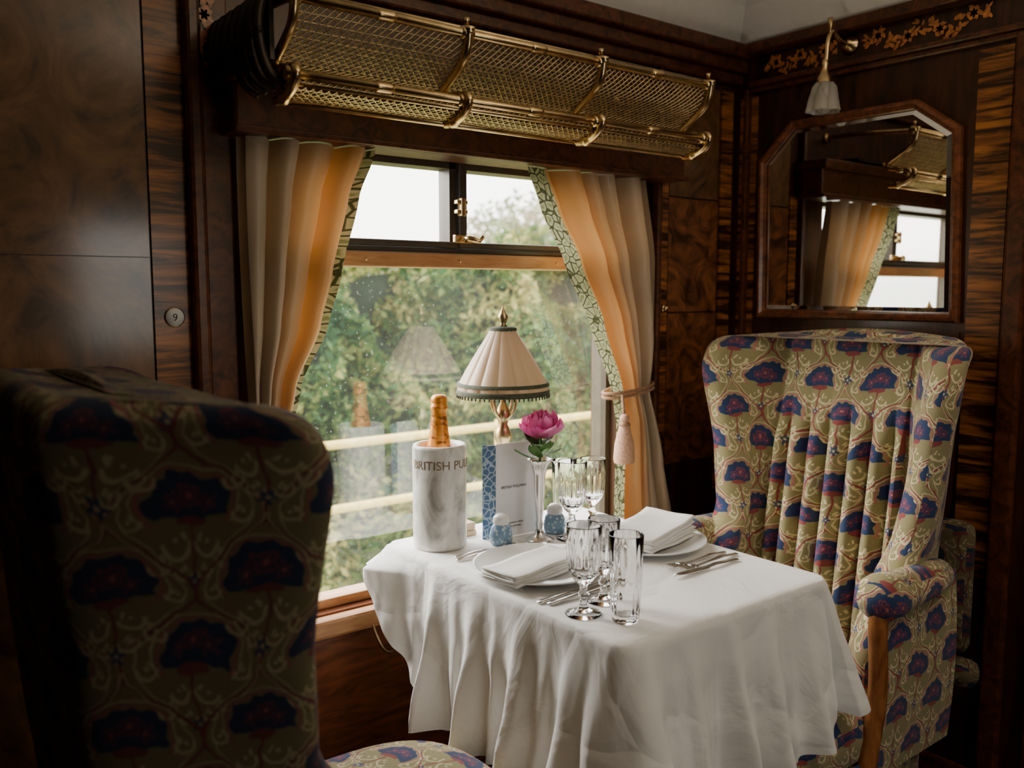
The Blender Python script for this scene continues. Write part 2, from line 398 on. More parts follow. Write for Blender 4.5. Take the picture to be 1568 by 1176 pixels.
# trims
t=MB()
for (y,z0,z1) in ((1.655,1.965,2.005),(1.675,1.93,1.967),(1.695,1.90,1.932)): t.box(XL,XE,y,YW,z0,z1,0,.006)
t.box(.561,.59,1.685,YW,.4,1.9,0,.008); t.box(.59,.645,1.70,YW,.4,1.9,0,.004); t.box(1.835,1.852,1.695,YW,.6,1.9,0,.005)
t.box(XL,.49,1.70,YW,.92,.95,0,.006)
t.make('trim_1',['maho_trim'])
t=MB()
for (x,z0,z1) in ((2.15,1.975,2.005),(2.165,1.885,1.90),(2.175,1.87,1.886)): t.box(x,XE,YB,1.66,z0,z1,0,.004)
t.box(2.165,XE,.88,.93,0,1.88,0,.008); t.box(2.165,XE,1.66,1.675,0,1.88,0,.004)
t.box(2.17,XE,.80,.83,0,1.88,0,.006)
t.make('trim_2',['maho_trim'])
t=MB(); t.box(WX0-.05,WX1+.05,1.685,YW+.0,.555,.598,0,.008); t.make('trim_3',['sillw'])
t=MB(); t.box(XL,XE,1.70,YW,0,.12,0,.01); t.make('baseboard_window',['maho_trim'])
t=MB(); t.box(2.17,XE,YB,1.70,0,.12,0,.01); t.make('baseboard_end',['maho_trim'])
t=MB(); t.box(.625,1.86,1.625,1.72,1.592,1.70,0,.006); t.box(.615,1.87,1.605,1.72,1.68,1.71,0,.006); t.box(.62,1.865,1.612,1.63,1.592,1.604,0,.004)
t.make('curtain_pelmet',['maho_trim'])

# window
win=empty('window_1')
f=MB()
f.box(WX0,WX1,1.745,1.80,WZ0,WZ0+.022,1,.004)
f.box(WX0,WX0+.02,1.745,1.80,WZ0,WZ1); f.box(WX1-.015,WX1,1.745,1.80,WZ0,WZ1); f.box(WX0,WX1,1.745,1.80,WZ1-.018,WZ1)
f.box(WX0,WX1,1.735,1.79,1.352,1.386,1,.004); f.box(WX0,WX1,1.745,1.795,1.388,1.398,0,.002); f.box(WX0,WX1,1.74,1.795,1.400,1.414,0,.003)
f.box(1.178,1.196,1.745,1.79,1.40,1.60); f.box(1.200,1.222,1.735,1.79,1.40,1.60,0,.003)
f.make('frame',['frame','sillw'],win)
h=MB()
h.box(1.185,1.215,1.722,1.737,1.478,1.488,0,.002); h.box(1.185,1.215,1.722,1.737,1.50,1.51,0,.002); h.box(1.194,1.206,1.718,1.737,1.472,1.515,0,.002)
h.tube([(1.205,1.73,1.42),(1.205,1.70,1.42),(1.225,1.69,1.414),(1.235,1.69,1.425)],[.008,.008,.006,.005]); h.box(1.18,1.24,1.725,1.737,1.41,1.43,0,.003)
for x in (.95,1.2,1.5): h.sphere((x,1.734,1.369),.004)
h.make('brass_latch',['brass'],win)
g=MB(); g.add([(WX0,1.765,WZ0),(WX1,1.765,WZ0),(WX1,1.765,1.36),(WX0,1.765,1.36)],[(0,1,2,3)],0,False)
g.add([(WX0,1.775,1.41),(WX1,1.775,1.41),(WX1,1.775,WZ1),(WX0,1.775,WZ1)],[(0,1,2,3)],0,False)
g.make('glass',['pane'],win)
win2=empty('window_2'); f=MB()
f.box(AX0-.02,AX1+.02,-1.06,-.985,AZ0-.03,AZ0); f.box(AX0-.02,AX1+.02,-1.06,-.985,AZ1,AZ1+.03); f.box(AX0-.02,AX0+.005,-1.06,-.985,AZ0-.03,AZ1+.03); f.box(AX1-.005,AX1+.02,-1.06,-.985,AZ0-.03,AZ1+.03); f.box(AX0,AX1,-1.05,-1.0,1.38,1.40)
f.make('frame',['maho_trim'],win2)
g=MB(); g.add([(AX0,-1.05,AZ0),(AX1,-1.05,AZ0),(AX1,-1.05,AZ1),(AX0,-1.05,AZ1)],[(0,1,2,3)],0,False); g.make('glass',['pane'],win2)

# ------------------------------------------------------------------ curtains
def curtain(name, edgeL, edgeR, nf, trim_side, trimw, seed, ztie):
    zt,zb=1.590,.655; NU=150; NT=8
    rnd=random.Random(seed); ph=[rnd.uniform(0,6) for _ in range(4)]
    def P(u,v):
        z=zt+(zb-zt)*v; xl=interp(-z,edgeL); xr=interp(-z,edgeR); wd=xr-xl
        k=int(round(u*NU))
        if trim_side=='L':
            if k<=NT: x=xl+trimw*k/NT; uu=k/NT*.06
            else: q=(k-NT)/(NU-NT); x=xl+trimw+(wd-trimw)*q; uu=.06+.94*q
        else:
            if k>=NU-NT: x=xr-trimw*(NU-k)/NT; uu=1-(NU-k)/NT*.06
            else: q=k/(NU-NT); x=xl+(wd-trimw)*q; uu=.94*q
        fw=uu+.03*sin(2*pi*uu*1.7+ph[0])+.014*sin(v*5+ph[1]+uu*4)
        amp=.036*(.65+.5*sin(uu*7+ph[2])**2)
        amp*=1-.25*exp(-((z-ztie)/.06)**2)
        y=1.670+amp*sin(2*pi*nf*fw+ph[3])+.006*sin(2*pi*nf*2.1*fw+v*3)
        x+= .18*wd/nf*cos(2*pi*nf*fw+ph[3])*(0 if (k<=NT or k>=NU-NT) else 1)
        y=1.670+.040*math.tanh((y-1.670)/.040)
        if trim_side=='L' and k<=NT: y=1.655+(y-1.655)*.5
        return (x,y,z)
    def uv(u,v):
        k=int(round(u*NU)); kk=(k if trim_side=='L' else NU-k)
        return (kk/NT*trimw if kk<=NT else 1+kk/NU, v*.935)
    mf=lambda i,j: 1 if ((i<NT) if trim_side=='L' else (i>=NU-NT)) else 0
    m_=MB(); m_.grid(P,NU,110,0,uv,True,False,mf)
    root=empty(name); m_.make('drape',['curtain','brocade'],root); return root,P
rc,_=curtain('window_curtain',
  [(-1.59,1.335),(-1.50,1.375),(-1.372,1.4525),(-1.209,1.5425),(-1.035,1.62),(-.95,1.635),(-.66,1.63)],
  [(-1.59,1.746),(-1.38,1.782),(-1.17,1.79),(-1.034,1.772),(-.836,1.83),(-.655,1.875)], 5.0,'L',.060,3,1.03)
lc,_=curtain('window_curtain',
  [(-1.59,.645),(-1.03,.655),(-.66,.645)],
  [(-1.585,.932),(-1.493,.893),(-1.333,.85),(-1.227,.819),(-1.11,.76),(-1.0,.735),(-.66,.76)],4.0,'R',.014,11,1.0)
def tieback(root,x0,x1,z,tx,tass=True):
    t=MB()
    for dz in (-.005,.006):
        pts=[]
        for k in range(25):
            a=2*pi*k/24; pts.append(((x0+x1)/2+(x1-x0)/2*cos(a)*1.06, 1.668-.042*sin(a)-.004, z+dz+.010*cos(a)))
        t.tube(pts,.0048,6,0)
    if tass:
        t.tube([(tx,1.624,z-.005),(tx-.003,1.615,z-.04),(tx-.004,1.612,z-.055)],.004,6,0)
        t.sphere((tx-.004,1.61,z-.065),.013,1,10)
        t.lathe(tx-.004,1.61,z-.18,[(.026,0),(.028,.01),(.025,.05),(.014,.095),(.011,.105),(.004,.115)],48,1,lambda a,r,zz:1+.12*sin(24*a))
        t.lathe(tx-.004,1.61,z-.085,[(.0135,0),(.0165,.005),(.0135,.01)],20,0)
    t.make('tieback',['rope','tassel'],root)
tieback(rc,1.615,1.775,1.035,1.632); tieback(lc,.66,.74,1.0,.73,False)

# ------------------------------------------------------------------ luggage rack
rk=empty('luggage_rack')
XR0,XR1=.65,1.70; posts=[.65,1.0,1.35,1.70]
prof=catm([(1.42,1.784),(1.445,1.735),(1.515,1.692)],8)+[(1.47,1.676)]+catm([(1.43,1.660),(1.442,1.640),(1.495,1.629)],8)
L=[0]
for a,b in zip(prof,prof[1:]): L.append(L[-1]+sqrt((a[0]-b[0])**2+(a[1]-b[1])**2))
def pat(s):
    s=max(0,min(L[-1],s))
    for i in range(len(L)-1):
        if s<=L[i+1]:
            t_=(s-L[i])/max(1e-9,L[i+1]-L[i]); return (prof[i][0]+(prof[i+1][0]-prof[i][0])*t_, prof[i][1]+(prof[i+1][1]-prof[i][1])*t_)
    return prof[-1]
net=MB(); H=L[-1]; st=.0145
nx=int((XR1-XR0+H)/st)
for sgn in (1,-1):
    for k in range(nx+1):
        s0=XR0-H+k*st if sgn>0 else XR0+k*st
        pts=[]
        for q in range(23):
            s=H*q/22; x=s0+s if sgn>0 else s0-s
            if XR0<=x<=XR1: y,z=pat(s); pts.append((x,y+(.0008*sgn),z))
        if len(pts)>1: net.tube(pts,.0016,4,0,False)
s=.007
while s<H:
    y,z=pat(s); net.tube([(XR0,y,z),(XR1,y,z)],.0012,4,0,False); s+=st
net.make('brass_net',['brass_old'],rk)
r=MB()
r.tube([(XR0-.01,1.42,1.784),(XR1+.01,1.42,1.784)],.0085,12); r.tube([(XR0,1.428,1.795),(XR1,1.428,1.795)],.004,8)
r.tube([(XR0-.01,1.43,1.662),(XR1+.01,1.43,1.662)],.0085,12); r.tube([(XR0,1.437,1.648),(XR1,1.437,1.648)],.005,8)
r.tube([(XR0,1.492,1.628),(XR1,1.492,1.628)],.007,10); r.tube([(XR0,1.517,1.694),(XR1,1.517,1.694)],.005,10)
for x in posts:
    up=catm([(x,1.415,1.795),(x,1.43,1.74),(x,1.505,1.69),(x,1.47,1.674),(x,1.42,1.668),(x,1.427,1.642),(x,1.465,1.626),(x,1.497,1.626)],6)
    r.tube([(p[0],p[1]-.004,p[2]) for p in up],[.0085+(.003 if i%18<2 else 0) for i in range(len(up))],10)
    for (y,z) in ((1.42,1.784),(1.43,1.662)):
        r.tube([(x-.014,y,z),(x-.012,y,z),(x+.012,y,z),(x+.014,y,z)],[.0085,.0125,.0125,.0085],12)
        r.sphere((x,y-.012,z),.006)
    x2=x+.175
    if x2<XR1:
        for (y,z) in ((1.42,1.784),(1.43,1.662)):
            r.tube([(x2-.02,y,z),(x2-.012,y,z),(x2+.012,y,z),(x2+.02,y,z)],[.0085,.0105,.0105,.0085],10)
    r.tube([(x,1.42,1.80),(x,1.42,1.812)],[.005,.007],8)
for x in (XR0,XR1):
    r.tube(catm([(x,1.42,1.784),(x,1.50,1.79),(x,1.62,1.80),(x,1.715,1.80)],5),.0075,10)
    r.tube([(x,1.712,1.80),(x,1.72,1.80)],.018,14)
r.tube(catm([(.60,1.71,1.90),(.60,1.66,1.885),(.61,1.62,1.87),(.63,1.60,1.885)],6),.006,8)
r.make('brass_rails',['brass'],rk)
r=MB()
for i in range(7):
    y=1.46+i*.037
    r.tube(catm([(XR0-.003,y,1.80),(XR0-.035,y,1.785),(XR0-.045,y,1.73),(XR0-.03,y,1.69 if y>1.58 else 1.67),(XR0,y,1.715 if y>1.58 else 1.65)],6),.009,8)
for z in (1.80,1.73): r.tube([(XR0-(.045 if z==1.73 else .002),1.45,z),(XR0-(.045 if z==1.73 else .002),1.715,z)],.006,8)
r.box(XR0,XR1,1.60,1.715,1.715,1.724); r.box(XR0-.02,XR0-.012,1.47,1.715,1.69,1.80)
r.make('end_cage',['bronze'],rk)

# ------------------------------------------------------------------ mirror
mr=empty('wall_mirror')
hexp=[(1.615,1.222),(1.622,1.672),(1.518,1.772),(1.157,1.772),(1.045,1.690),(1.03,1.222)]
cy=sum(p[0] for p in hexp)/6; cz=sum(p[1] for p in hexp)/6
def inset(P,d):
    out=[]; n=len(P)
    for i in range(n):
        a,b,c=Vector(P[i-1]),Vector(P[i]),Vector(P[(i+1)%n])
        e1=(b-a).normalized(); e2=(c-b).normalized(); n1=Vector((e1.y,-e1.x)); n2=Vector((e2.y,-e2.x))
        if n1.dot(Vector((cy,cz))-b)<0: n1=-n1
        if n2.dot(Vector((cy,cz))-b)<0: n2=-n2
        bi=(n1+n2); out.append(b+bi*(d/(bi.length_squared/2*1)) )
    return out
levs=[(0,0),(0,.014),(.004,.020),(.012,.022),(.018,.014),(.022,.014),(.024,.008)]
V=[];F=[]
for d,h_ in levs: V+=[(XE-h_-.001,p[0],p[1]) for p in inset(hexp,d)]
for k in range(len(levs)-1):
    for j in range(6): F.append((k*6+j,k*6+(j+1)%6,(k+1)*6+(j+1)%6,(k+1)*6+j))
f=MB(); f.add(V,F,0,False); f.make('frame',['red_wood'],mr)
g=MB(); A=[(XE-.007,p[0],p[1]) for p in inset(hexp,.022)]; B=[(XE-.010,p[0],p[1]) for p in inset(hexp,.036)]
g.add(A+B,[(j,(j+1)%6,6+(j+1)%6,6+j) for j in range(6)]+[tuple(range(6,12))],0,False); g.make('mirror_glass',['mirror'],mr)

def inlay(name, org, ax, up, nrm, length, height, n, seed, mat='inlay'):
    rnd=random.Random(seed); m_=MB(); O=Vector(org);A=Vector(ax);U=Vector(up);Nn=Vector(nrm)
    def leaf(c,ang,l,wd,h):
        pts=[]
        for k in range(10):
            a=2*pi*k/10; pts.append((l*cos(a), wd*sin(a)*(1-.3*cos(a))))
        V=[O+A*(c[0]+x*cos(ang)-y*sin(ang))+U*(c[1]+x*sin(ang)+y*cos(ang))+Nn*h for x,y in pts]
        m_.add(V,[tuple(range(10))],0,False)
    for k in range(n):
        s=length*(k+.5)/n; c=(s, height*.25*sin(s/length*pi*5))
        for j in range(7): leaf((c[0]+rnd.uniform(-.012,.012),c[1]+rnd.uniform(-height*.3,height*.3)),rnd.uniform(0,pi),rnd.uniform(.006,.012),rnd.uniform(.003,.005),.0016+j*.0002)
        if k%3==1:
            for j in range(6): leaf((c[0]+.009*cos(j*1.05),c[1]+.009*sin(j*1.05)),j*1.05,.009,.006,.0032)
    return m_.make(name,[mat])
inlay('floral_inlay',(XE,1.315,1.937),(0,-1,0),(0,0,1),(-1,0,0),.32,.055,12,1)
inlay('floral_inlay',(XE,1.62,1.937),(0,-1,0),(0,0,1),(-1,0,0),.23,.050,9,2)
inlay('floral_inlay',(.605,1.70,1.72),(0,0,1),(1,0,0),(0,-1,0),.14,.03,7,3)

# wall sconce
sc=empty('wall_sconce'); s=MB()
s.tube([(2.19,1.355,1.945),(2.182,1.355,1.945),(2.178,1.355,1.945),(2.17,1.355,1.945)],[.028,.026,.015,.012],20)
s.tube(catm([(2.175,1.355,1.945),(2.145,1.357,1.95),(2.115,1.36,1.965),(2.10,1.362,1.94),(2.098,1.364,1.90),(2.096,1.366,1.86)],6),.0065,10)
s.tube([(2.10,1.362,1.94),(2.11,1.362,1.98),(2.105,1.362,2.0)],[.005,.004,.007],8)
s.lathe(2.096,1.366,1.835,[(.022,0),(.02,.012),(.012,.025),(.008,.04),(.01,.05),(.006,.06)],24)
s.make('brass_arm',['brass'],sc)
s=MB(); s.lathe(2.096,1.366,1.765,[(.002,-.008),(.012,-.004),(.020,.006),(.030,.022),(.033,.04),(.029,.06),(.020,.072)],72,0,lambda a,r,z:1+.22*abs(cos(2.5*a))-.12)
s.lathe(2.096,1.366,1.765,[(.042,-.002),(.039,.012),(.035,.035),(.026,.06)],72,0,lambda a,r,z:1+.24*abs(cos(2.5*a+.7))-.14)
s.make('tulip_shade',['frost'],sc)
s=MB(); s.tube([(.53,1.716,1.25),(.53,1.712,1.25),(.53,1.7105,1.25)],[.019,.019,.018],28,0); s.tube([(.53,1.711,1.25),(.53,1.7095,1.25)],.0168,24,1)
pl=s.make('seat_number_plate',['brass','porcelain'])
def text_mesh(txt,size,name,mat,extr=.0003,wrap=None,mtx=None,parent=None,align='LEFT'):
    cu=bpy.data.curves.new(name,'FONT'); cu.body=txt; cu.size=size; cu.extrude=extr; cu.align_x=align; cu.resolution_u=3
    ob=bpy.data.objects.new(name+'_c',cu); col.objects.link(ob); bpy.context.view_layer.update()
    dg=bpy.context.evaluated_depsgraph_get(); me=bpy.data.meshes.new_from_object(ob.evaluated_get(dg))
    bpy.data.objects.remove(ob)
    for v in me.vertices: v.co=wrap(v.co) if wrap else mtx(v.co)
    me.materials.clear(); me.materials.append(M[mat]); o2=bpy.data.objects.new(name,me); col.objects.link(o2)
    if parent: o2.parent=parent
    return o2
text_mesh('9',.020,'numeral','black',.0004,mtx=lambda c:Vector((.53+c.x,1.709-c.z,1.243+c.y)),parent=pl,align='CENTER')
s=MB(); s.tube([(1.875,1.714,1.25),(1.875,1.70,1.25)],[.013,.010],16); s.sphere((1.875,1.70,1.25),.008); s.make('brass_knob',['brass'])

# ------------------------------------------------------------------ chairs
def chair(loc, rz, arm_z, name='wing_armchair', pad=False, shell='uph'):
    root=empty(name,loc,rz); ZT=1.205
    zs=[.16+.5*i/8 for i in range(9)]+[.66+(.46)*i/22 for i in range(1,23)]
    zr=.025
    zs+=[1.12+ (ZT-zr-1.12)*i/6 for i in range(1,7)]
    rings=[(z,0) for z in zs]
    for k in range(1,7):
        a=pi/2*k/6; rings.append((ZT-zr+zr*sin(a), zr*(1-cos(a))))
    per=20; V=[];U=[];N=0; uref=None
    def ctrl(z):
        W=interp(z,[(.1,.262),(.70,.266),(.9,.295),(1.12,.330),(1.25,.330)])
        xf=interp(z,[(.1,.14),(.55,.14),(.66,.07),(.76,.0),(.9,-.012),(1.1,0),(1.3,0)])
        if z>1.10: q=min(1,(z-1.10)/.108); xf-=.085*(1-sqrt(max(0,1-q*q)))
        Bo=interp(z,[(.1,.195),(.7,.205),(1.2,.222)])
        xi=interp(z,[(.1,-.06),(.5,-.07),(1.0,-.13),(1.2,-.165)])
        xb=interp(z,[(.1,-.205),(.5,-.215),(.9,-.25),(1.15,-.275)])
        O=[(xf,W-.022),(xf-.03,W),(xf*.5+xb*.47,(W+Bo)/2+.012),(xb+.025,Bo+.008),(xb,Bo-.03),(xb-.008,.10)]
        I=[(xf-.004,W-.055),(xf-.042,W-.085),(xi*.5+xf*.2-.02,.205),(xi-.002,.172),(xi,.150),(xi+.002,.075)]
        P=O+[(xb-.01,0)]+[(x,-y) for x,y in O[::-1]]
        P+=[(x,-y) for x,y in I]+[(xi+.004,0)]+I[::-1]
        return P,xi
    for z,ins in rings:
        P,xi=ctrl(z); R=catm(P,per,True); n=len(R)
        R2=[]
        nO=13*per
        for i,(x,y) in enumerate(R):
            if i>nO+2*per and abs(y)<.1635 and x<xi+.04:
                f_=interp(z,[(.45,1),(.92,1),(1.0,.3),(1.06,0),(1.3,0)]); x+= (.054*abs(sin(pi*(y+.02725)/.0545))**.5 -.028)*f_
            R2.append((x,y))
        R=R2
        if ins>0:
            R3=[]
            for i in range(n):
                a,b=R[i-1],R[(i+1)%n]; tx,ty=b[0]-a[0],b[1]-a[1]; l=sqrt(tx*tx+ty*ty)+1e-9
                R3.append((R[i][0]-ty/l*ins, R[i][1]+tx/l*ins))
            area=lambda Q: sum(Q[i-1][0]*Q[i][1]-Q[i][0]*Q[i-1][1] for i in range(n))
            if abs(area(R3))>abs(area(R)):
                R3=[(2*R[i][0]-R3[i][0],2*R[i][1]-R3[i][1]) for i in range(n)]
            R=R3
        if uref is None:
            uref=[0]
            PP=catm(ctrl(1.0)[0],per,True)
            for i in range(n): a,b=PP[i],PP[(i+1)%n]; uref.append(uref[-1]+sqrt((a[0]-b[0])**2+(a[1]-b[1])**2))
        N=n+1
        for i in range(n+1):
            x,y=R[i%n]
            zz=z
            if z>1.0: zz=z+(z-1.0)/.205*(-.012+.010*cos(y*9)+ (.004 if x<-.2 else 0))
            V.append((x,y,zz)); U.append((uref[i],zz))
    F=[]
    for k in range(len(rings)-1):
        for i in range(N-1): F.append((k*N+i,k*N+i+1,(k+1)*N+i+1,(k+1)*N+i))
    m_=MB(); m_.add(V,F,0,True,U)
    base=(len(rings)-1)*N; nn=N-1
    capV=V[base:base+nn]
    m_.add(capV,[tuple(range(nn))],0,False,[(v[1],v[0]) for v in capV])
    nO=13*per; cnt=0
    for k in range(len(rings)-1):
        for i in range(N-1):
            m_.m[cnt]=1 if (i>=nO-2 and i<N-2 and k<len(zs)-1) else 0; cnt+=1
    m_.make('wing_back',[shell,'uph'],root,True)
    s=MB()
    def puff(cx,cyy,hx,hy,lv,e=4.0,n=72):
        V=[];F=[]
        for (ins,z) in lv:
            for k in range(n):
                a=2*pi*k/n; c,s_=cos(a),sin(a)
                V.append((cx+(hx-ins)*(abs(c)**(2/e))*(1 if c>=0 else -1), cyy+(hy-ins*hy/hx)*(abs(s_)**(2/e))*(1 if s_>=0 else -1), z))
        for i in range(len(lv)-1):
            for k in range(n): F.append((i*n+k,i*n+(k+1)%n,(i+1)*n+(k+1)%n,(i+1)*n+k))
        F.append(tuple(range(n))[::-1]); F.append(tuple(range((len(lv)-1)*n,len(lv)*n)))
        s.add(V,F,0,True,None,True)
    puff(.185,0,.285,.270,[(.02,.16),(.0,.19),(.0,.33),(.012,.345)])
    puff(.195,0,.30,.270,[(.02,.345),(.004,.36),(0,.40),(.008,.43),(.03,.452),(.08,.468),(.14,.478),(.2,.484),(.27,.487)],3.4)
    s.make('seat',['uph'],root)
    s=MB()
    pts=[]
    for k in range(73):
        a=2*pi*k/72; c,s_=cos(a),sin(a); pts.append((.195+.297*(abs(c)**.56)*(1 if c>=0 else -1),.270*(abs(s_)**.56)*(1 if s_>=0 else -1),.348))
    s.tube(pts,.006,6,0); s.make('seat_piping',['uph'],root)
    s=MB()
    for sg in (1,-1):
        y=sg*.272; z=arm_z-.046
        P=[(-.10,y*.98,z+.0),(-.04,y,z),(.03,y,z),(.09,y,z),(.13,y,z),(.155,y,z),(.172,y,z),(.182,y,z)]
        R=[.034,.038,.041,.044,.049,.047,.034,.012]
        V=[];F=[];n=20
        for p,rr in zip(P,R):
            for k in range(n):
                a=2*pi*k/n; V.append((p[0],p[1]+rr*1.05*cos(a),p[2]+rr*sin(a)))
        for i in range(len(P)-1):
            for k in range(n): F.append((i*n+k,i*n+(k+1)%n,(i+1)*n+(k+1)%n,(i+1)*n+k))
        F.append(tuple(range(n))[::-1]); F.append(tuple(range((len(P)-1)*n,len(P)*n)))
        s.add(V,F,0,True,None,True)
        s.grid(lambda u,v:(-.17+.305*u, y-sg*.004+sg*(.004+.010*sin(pi*v)), .30+(z-.30)*v),8,8,0,None,True,True)
    s.make('arm_pads',['uph'],root)
    s=MB()
    for sg in (1,-1):
        y=sg*.277; z=arm_z-.083
        s.tube(catm([(.15,y,z+.012),(.158,y,z-.02),(.15,y,z-.10),(.150,y,.47),(.175,y,.36),(.195,y,.26),(.19,y,.15),(.185,y,0)],6),[.022]*4+[.019]*30+[.021]*8+[.020],10)
        s.tube(catm([(.45,sg*.225,.20),(.455,sg*.23,.12),(.47,sg*.235,0)],5),[.026]*5+[.022]*5+[.018],10)
        s.tube([(-.17,sg*.17,.2),(-.2,sg*.17,0)],[.026,.02],10)
    s.make('wood_frame',['honey'],root)
    if pad:
        s=MB()
        s.box(-.345,-.285,.105,.245,.44,.76,0,.028); s.box(-.35,-.28,.04,.27,.36,.43,0,.03)
        for i in range(len(s.bx)): s.bx[i]=True; s.sm[i]=True
        s.make('rear_cover',['uph_shaded'],root)
    return root
chair((.43,1.17,0),0,.69,shell='uph_shaded')
chair((1.78,1.17,0),pi,.735,pad=True)

# ------------------------------------------------------------------ table
TC=(1.240,1.31); HX,HY=.278,.37; TZ=.745
tb=empty('dining_table'); s=MB()
s.box(TC[0]-HX+.006,TC[0]+HX-.006,TC[1]-HY+.006,TC[1]+HY-.006,.715,.738,0,.008)
s.tube([(1.2475,1.35,.716),(1.2475,1.35,.10)],[.04,.04],16); s.box(1.13,1.37,1.2,1.5,0,.04,0,.01)
s.tube([(1.2475,1.35,.12),(1.2475,1.35,.03)],[.045,.09],20)
s.make('table_body',['maho_trim'],tb)
r_=.035; P=[]
def arc(cx,cy_,a0,n=24):
    for k in range(n+1):
        a=a0+pi/2*k/n; P.append((cx+r_*cos(a),cy_+r_*sin(a),cos(a),sin(a)))
def line(x0,y0,x1,y1,nx_,ny_,n):
    for k in range(1,n): t_=k/n; P.append((x0+(x1-x0)*t_,y0+(y1-y0)*t_,nx_,ny_))
x0,x1,y0,y1=TC[0]-HX,TC[0]+HX,TC[1]-HY,TC[1]+HY
arc(x1-r_,y0+r_,-pi/2); line(x1,y0+r_,x1,y1-r_,1,0,110)
arc(x1-r_,y1-r_,0); line(x1-r_,y1,x0+r_,y1,0,1,60)
arc(x0+r_,y1-r_,pi/2); line(x0,y1-r_,x0,y0+r_,-1,0,150)
arc(x0+r_,y0+r_,pi); line(x0+r_,y0,x1-r_,y0,0,-1,120)
n=len(P); S=[0]
for i in range(1,n): S.append(S[-1]+sqrt((P[i][0]-P[i-1][0])**2+(P[i][1]-P[i-1][1])**2)+.0004)
V=[];F=[]; tops=[0.02,.25,.5,.7,.85,.95,1.0]; sk=56
for q in tops:
    for (px,py,nx_,ny_) in P:
        x=TC[0]+(px-TC[0])*q; y=TC[1]+(py-TC[1])*q; V.append((x,y,TZ))
for j in range(1,sk+1):
    tau=j/sk
    for i,(px,py,nx_,ny_) in enumerate(P):
        s_=S[i]
        dNR=exp(-(((px-x1)**2+(py-y0)**2)/.085**2)); dNL=exp(-(((px-x0)**2+(py-y0)**2)/.09**2)); dFL=exp(-(((px-x0)**2+(py-y1)**2)/.085**2))
        D=.325+.08*dNL-.085*dNR
        if ny_>.3: D=.03
        elif nx_<-.3 and py>1.50: D=.325-(.325-.045)*min(1,(py-1.50)/.165)
        elif nx_>.3 and py>1.5: D=.325-(.325-.045)*min(1,(py-1.50)/.165)
        d=D*tau
        sw=s_+.05*d*sin(s_*7)
        k1=sin(sw*2*pi/.135+1.7*sin(sw*5.1)+.8); k2=sin(sw*2*pi/.083+2.2*sin(sw*3.3)+2); k3=sin(sw*2*pi/.047+3*sin(sw*8))
        fold=(.5+.5*k1)**2.2*.056+(.5+.5*k2)**2*.018+(.5+.5*k3)**3*.006
        g_=min(1,d/.30)
        off=.007*sin(min(1,d/.012)*pi/2)+fold*g_**1.2
        off+=(.010*g_+.002*min(1,d/.03))*mnoise.noise(Vector((s_*11,d*12,3)))
        if nx_>.5: off*=.6
        if ny_>.3: off=.006
        off+=.05*dNL*g_+.030*dNR*g_
        ex=0
        if ny_<=.6: ex-=.075*dFL*min(1,d/.035)
        ex+=.050*dNR*g_**.8
        x=px+nx_*off+ex; y=py+ny_*off
        y=min(y,1.684)
        z=TZ-.007*(1-cos(min(1,d/.012)*pi/2))-max(0,d-.004)
        V.append((x,y,z))
rows=len(tops)+sk
for j in range(rows-1):
    for i in range(n): F.append((j*n+i,j*n+(i+1)%n,(j+1)*n+(i+1)%n,(j+1)*n+i))
F.append(tuple(range(n)))
m_=MB(); m_.add(V,F,0,True); tcl=m_.make('tablecloth',['linen'])
TT=TZ+.0005

# ------------------------------------------------------------------ tableware
def lathe_obj(name,x,y,z,prof,mat,n=40,mod=None,parent=None):
    m_=MB(); m_.lathe(x,y,z,prof,n,0,mod); return m_.make(name,[mat],parent,True)
ck=empty('marble_wine_cooler'); bx,by=1.041,1.588
lathe_obj('cooler_body',bx,by,TT,[(.001,0),(.054,0),(.0575,.004),(.0585,.01),(.0585,.218),(.057,.224),(.054,.226),(.049,.224),(.0475,.215),(.0475,.02),(.001,.018)],'marble',64,None,ck)
def wrapc(c):
    a=radians(-123.2-66)+c.x/.0588; rr=.0588+c.z
    return Vector((bx+rr*cos(a),by+rr*sin(a),TT+.178+c.y))
text_mesh('BRITISH PULLMAN',.0265,'lettering','goldink',.0003,wrap=wrapc,parent=ck)
bt=empty('champagne_bottle')
lathe_obj('glass_body',bx,by,TT+.019,[(.001,0),(.036,0),(.040,.01),(.041,.10),(.040,.15),(.030,.185)],'bottle_glass',32,None,bt)
lathe_obj('foil',bx,by,TT+.2,[(.0305,.0),(.026,.02),(.0205,.05),(.0172,.085),(.0165,.098),(.0185,.100),(.0188,.108),(.0165,.110),(.0175,.118),(.0172,.126),(.013,.131),(.001,.132)],'foil',40,lambda a,r,z:1+.02*sin(9*a+z*200),bt)
lp=empty('table_lamp'); lx,ly=1.218,1.592
m_=MB()
m_.lathe(lx,ly,TT,[(.001,0),(.034,0),(.035,.006),(.030,.012),(.024,.018),(.018,.03),(.012,.045),(.018,.06),(.020,.07),(.013,.085),(.010,.10),(.0105,.15),(.015,.165),(.022,.175),(.018,.185),(.011,.195),(.016,.21),(.021,.222),(.015,.24),(.010,.25),(.013,.262),(.018,.275),(.012,.29),(.007,.30),(.006,.34),(.005,.46),(.001,.462)],28)
for k in range(4):
    a=k*pi/2+.3
    m_.tube(catm([(lx+.008*cos(a),ly+.008*sin(a),TT+.26),(lx+.030*cos(a),ly+.030*sin(a),TT+.285),(lx+.034*cos(a),ly+.034*sin(a),TT+.315),(lx+.015*cos(a),ly+.015*sin(a),TT+.335)],5),.0035,6)
m_.lathe(lx,ly,TT+.470,[(.001,.0),(.012,.002),(.006,.010),(.010,.018),(.012,.026),(.008,.034),(.003,.044),(.001,.05)],20)
